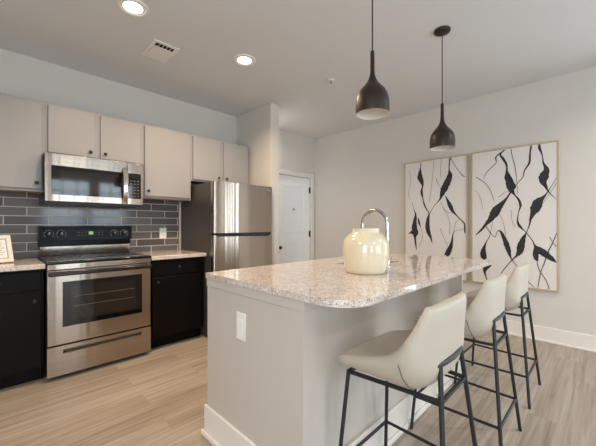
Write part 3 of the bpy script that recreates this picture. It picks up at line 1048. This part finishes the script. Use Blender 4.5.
for (x, y, lb) in ((3.0, -.75, 'added unseen fill light in the living area ceiling, nearest the art wall'),
                   (.9, -1.7, 'added unseen fill light in the living area ceiling, facing the paired windows'),
                   (-1.0, .9, 'added unseen fill light in the living area ceiling, nearest the west window')):
    downlight(x, y, lb, 19.0, (1.0, .93, .86), 'added living area fill lights')  # unseen fixtures added as fill for the floor and the island end

downlight(2.73, 3.42, 'added hidden fill light in the hall ceiling behind the partition wall', 5.5, (.96, .98, 1.0), 'added hall fill')  # added out of sight to brighten the hall wall and door

t = thing('air_vent', (1.05, 2.735, CEIL), 'small white ceiling air vent between the two recessed lights', 'air vent')
x0, x1, y0, y1 = .945, 1.158, 2.58, 2.89
f = MB()
for (a, b_, c, d_) in ((x0, x1, y0, y0 + .03), (x0, x1, y1 - .03, y1), (x0, x0 + .03, y0 + .03, y1 - .03), (x1 - .03, x1, y0 + .03, y1 - .03)):
    f.box(a, b_, c, d_, CEIL - .008, CEIL)
obj('frame', f, M['plastic_white'], t, bevel=.003)
obj('duct', MB().box(x0 + .03, x1 - .03, y0 + .03, y1 - .03, CEIL - .0015, CEIL), M['slot'], t)
f = MB().box(x0 + .03, x1 - .03, y0 + .078, y1 - .075, CEIL - .012, CEIL - .007)
f.add([(x0 + .03, y1 - .03, CEIL - .009), (x1 - .03, y1 - .03, CEIL - .009), (x1 - .03, y1 - .078, CEIL - .003), (x0 + .03, y1 - .078, CEIL - .003)], [(0, 1, 2, 3)])
for k in range(4):
    xx = x0 + .062 + k * .03
    f.box(xx, xx + .001, y0 + .03, y0 + .078, CEIL - .009, CEIL - .0015)
obj('louvers', f, M['plastic_white'], t)

t = thing('sprinkler', (2.509, 2.026, CEIL), 'tiny white fire sprinkler head on the ceiling', 'sprinkler')
obj('escutcheon', MB().lathe([(0, 0), (.036, 0), (.034, -.006), (.014, -.008), (0, -.008)], (2.509, 2.026, CEIL), 24), M['plastic_white'], t, smooth=True)
obj('nozzle', MB().lathe([(.008, -.008), (.007, -.024), (.016, -.026), (.016, -.029), (0, -.029)], (2.509, 2.026, CEIL), 14), M['chrome'], t, smooth=True)


# ------------------------------------------------------------------ bar stools
def catmull(P, n_):
    Q = []
    for i in range(len(P) - 1):
        p0, p1, p2, p3 = P[max(i - 1, 0)], P[i], P[i + 1], P[min(i + 2, len(P) - 1)]
        for k in range(n_):
            u = k / n_
            Q.append(tuple(.5 * (2 * p1[j] + (p2[j] - p0[j]) * u + (2 * p0[j] - 5 * p1[j] + 4 * p2[j] - p3[j]) * u * u + (3 * p1[j] - p0[j] - 3 * p2[j] + p3[j]) * u ** 3)
                           for j in range(len(p1))))
    Q.append(tuple(P[-1]))
    return Q


# the shell's inside, front lip to back top: (y, z of the middle, y, z of the rim, half width)
SHELL = [(.206, .618, .196, .612, .192), (.218, .638, .208, .634, .204), (.192, .655, .186, .658, .213), (.125, .658, .112, .684, .212), (.05, .655, .03, .708, .210),
         (-.02, .653, -.03, .732, .208), (-.075, .658, -.072, .768, .206), (-.108, .683, -.100, .808, .205), (-.124, .735, -.122, .848, .203), (-.134, .80, -.138, .884, .199),
         (-.144, .865, -.149, .908, .190), (-.152, .915, -.154, .919, .178)]
THICK = [.030, .040, .056, .064, .068, .072, .080, .076, .056, .048, .044, .036]


def shell_mesh(cx, cy):
    prof = catmull(SHELL, 3)
    ns = 16
    vs, fs = [], []
    rows = len(prof)
    for (yc, zc, yr, zr_, w_) in prof:
        for k in range(ns + 1):
            s_ = -1 + 2 * k / ns
            e = abs(s_) ** 3.2
            vs.append((cx + w_ * math.sin(s_ * PI / 2 * .94) / math.sin(PI / 2 * .94), cy + yc + (yr - yc) * e, zc + (zr_ - zc) * e))
    # the outside: offset from the inside, thinner towards the rim
    inner = [Vector(v) for v in vs]

    def at(i, k):
        return inner[min(max(i, 0), rows - 1) * (ns + 1) + min(max(k, 0), ns)]
    outer = []
    for i in range(rows):
        for k in range(ns + 1):
            a = at(i + 1, k) - at(i - 1, k)
            b_ = at(i, k + 1) - at(i, k - 1)
            nrm = a.cross(b_).normalized()
            if nrm.z > 0 or (abs(nrm.z) < .2 and nrm.y > 0):
                pass
            s_ = abs(-1 + 2 * k / ns)
            q_ = i / 3
            th = THICK[int(q_)] + (THICK[min(int(q_) + 1, len(THICK) - 1)] - THICK[int(q_)]) * (q_ - int(q_))
            th *= 1 - .5 * s_ ** 3
            outer.append((at(i, k), nrm, th))
    sign = 1 if outer[(rows // 4) * (ns + 1) + ns // 2][1].z < 0 else -1
    for (p, nrm, th) in outer:
        vs.append(tuple(p + nrm * th * sign))
    q = rows * (ns + 1)
    for i in range(rows - 1):
        for k in range(ns):
            a = i * (ns + 1) + k
            b_, c, d_ = a + 1, a + ns + 2, a + ns + 1
            fs.append((a, b_, c, d_))
            fs.append((q + d_, q + c, q + b_, q + a))
    for i in range(rows - 1):
        a, d_ = i * (ns + 1), (i + 1) * (ns + 1)
        fs.append((a, d_, q + d_, q + a))
        fs.append((a + ns, q + a + ns, q + d_ + ns, d_ + ns))
    for k in range(ns):
        fs.append((k, q + k, q + k + 1, k + 1))
        a = (rows - 1) * (ns + 1) + k
        fs.append((a, a + 1, q + a + 1, q + a))
    m_ = MB().add(vs, fs)
    out = [vs[q + j] for j in range(q)]
    return m_, out, rows, ns


def bar_stool(cx, cy, label):
    t_ = thing('bar_stool', (cx, cy, 0), label, 'bar stool', 'bar stools along the island')
    m_, out, rows, ns = shell_mesh(cx, cy)
    sh = obj('seat_shell', m_, M['leather'], t_, smooth=True, subdiv=1)
    # stitched seams where side and back panels meet
    for ks in (range(1, 5), range(ns - 1, ns - 5, -1)):
        pts = [Vector(out[18 * (ns + 1) + k]) for k in ks]
        obj('seam', MB().tube(pts, .0022, 6), M['seam'], sh, smooth=True)
    fr_l, fr_r = (-.165, .18, .603), (.165, .18, .603)
    for sx in (-1, 1):
        obj('leg', MB().tube([(cx + sx * .165, cy + .18, .584), (cx + sx * .215, cy + .220, 0)], .0085, 12), M['iron'], t_, smooth=True)
        obj('leg', MB().tube([(cx + sx * .108, cy - .176, .70), (cx + sx * .216, cy - .238, 0)], .009, 12), M['iron'], t_, smooth=True)

    def rear(z):
        u = (.70 - z) / .70
        return (.108 + .108 * u, -.176 - .062 * u)

    def front(z):
        u = (.584 - z) / .584
        return (.165 + .05 * u, .18 + .040 * u)
    zs = .578
    (ax, ay), (bx, by) = front(zs), rear(zs)
    f_ = MB()
    c4 = [(cx - ax, cy + ay, zs), (cx + ax, cy + ay, zs), (cx + bx, cy + by, zs), (cx - bx, cy + by, zs)]
    for i in range(4):
        f_.tube([c4[i], c4[(i + 1) % 4]], .0085, 4, sq=(.012, .013))
    obj('seat_frame', f_, M['iron'], t_)
    zf = .19
    (ax, ay), (bx, by) = front(zf), rear(zf)
    c4 = [(cx - ax, cy + ay, zf), (cx + ax, cy + ay, zf), (cx + bx, cy + by, zf), (cx - bx, cy + by, zf)]
    for i in range(4):
        obj('footrest_bar', MB().tube([c4[i], c4[(i + 1) % 4]], .0075, 10), M['iron'], t_, smooth=True)
    pts = [(cx + a_, cy + b_, .70) for (a_, b_) in ((-.142, -.160), (-.12, -.172), (-.08, -.181), (0, -.186), (.08, -.181), (.12, -.172), (.142, -.160))]
    obj('backrest_bar', MB().tube(pts, .0095, 10), M['iron'], t_, smooth=True)
    return t_


st = bar_stool(1.25, .60, 'cream leather bar stool with black legs at the vase end of the island')
dup(st, (1.98, .60, 0), 'cream leather bar stool with black legs, middle one along the island')
dup(st, (2.715, .60, 0), 'cream leather bar stool with black legs nearest the art wall')
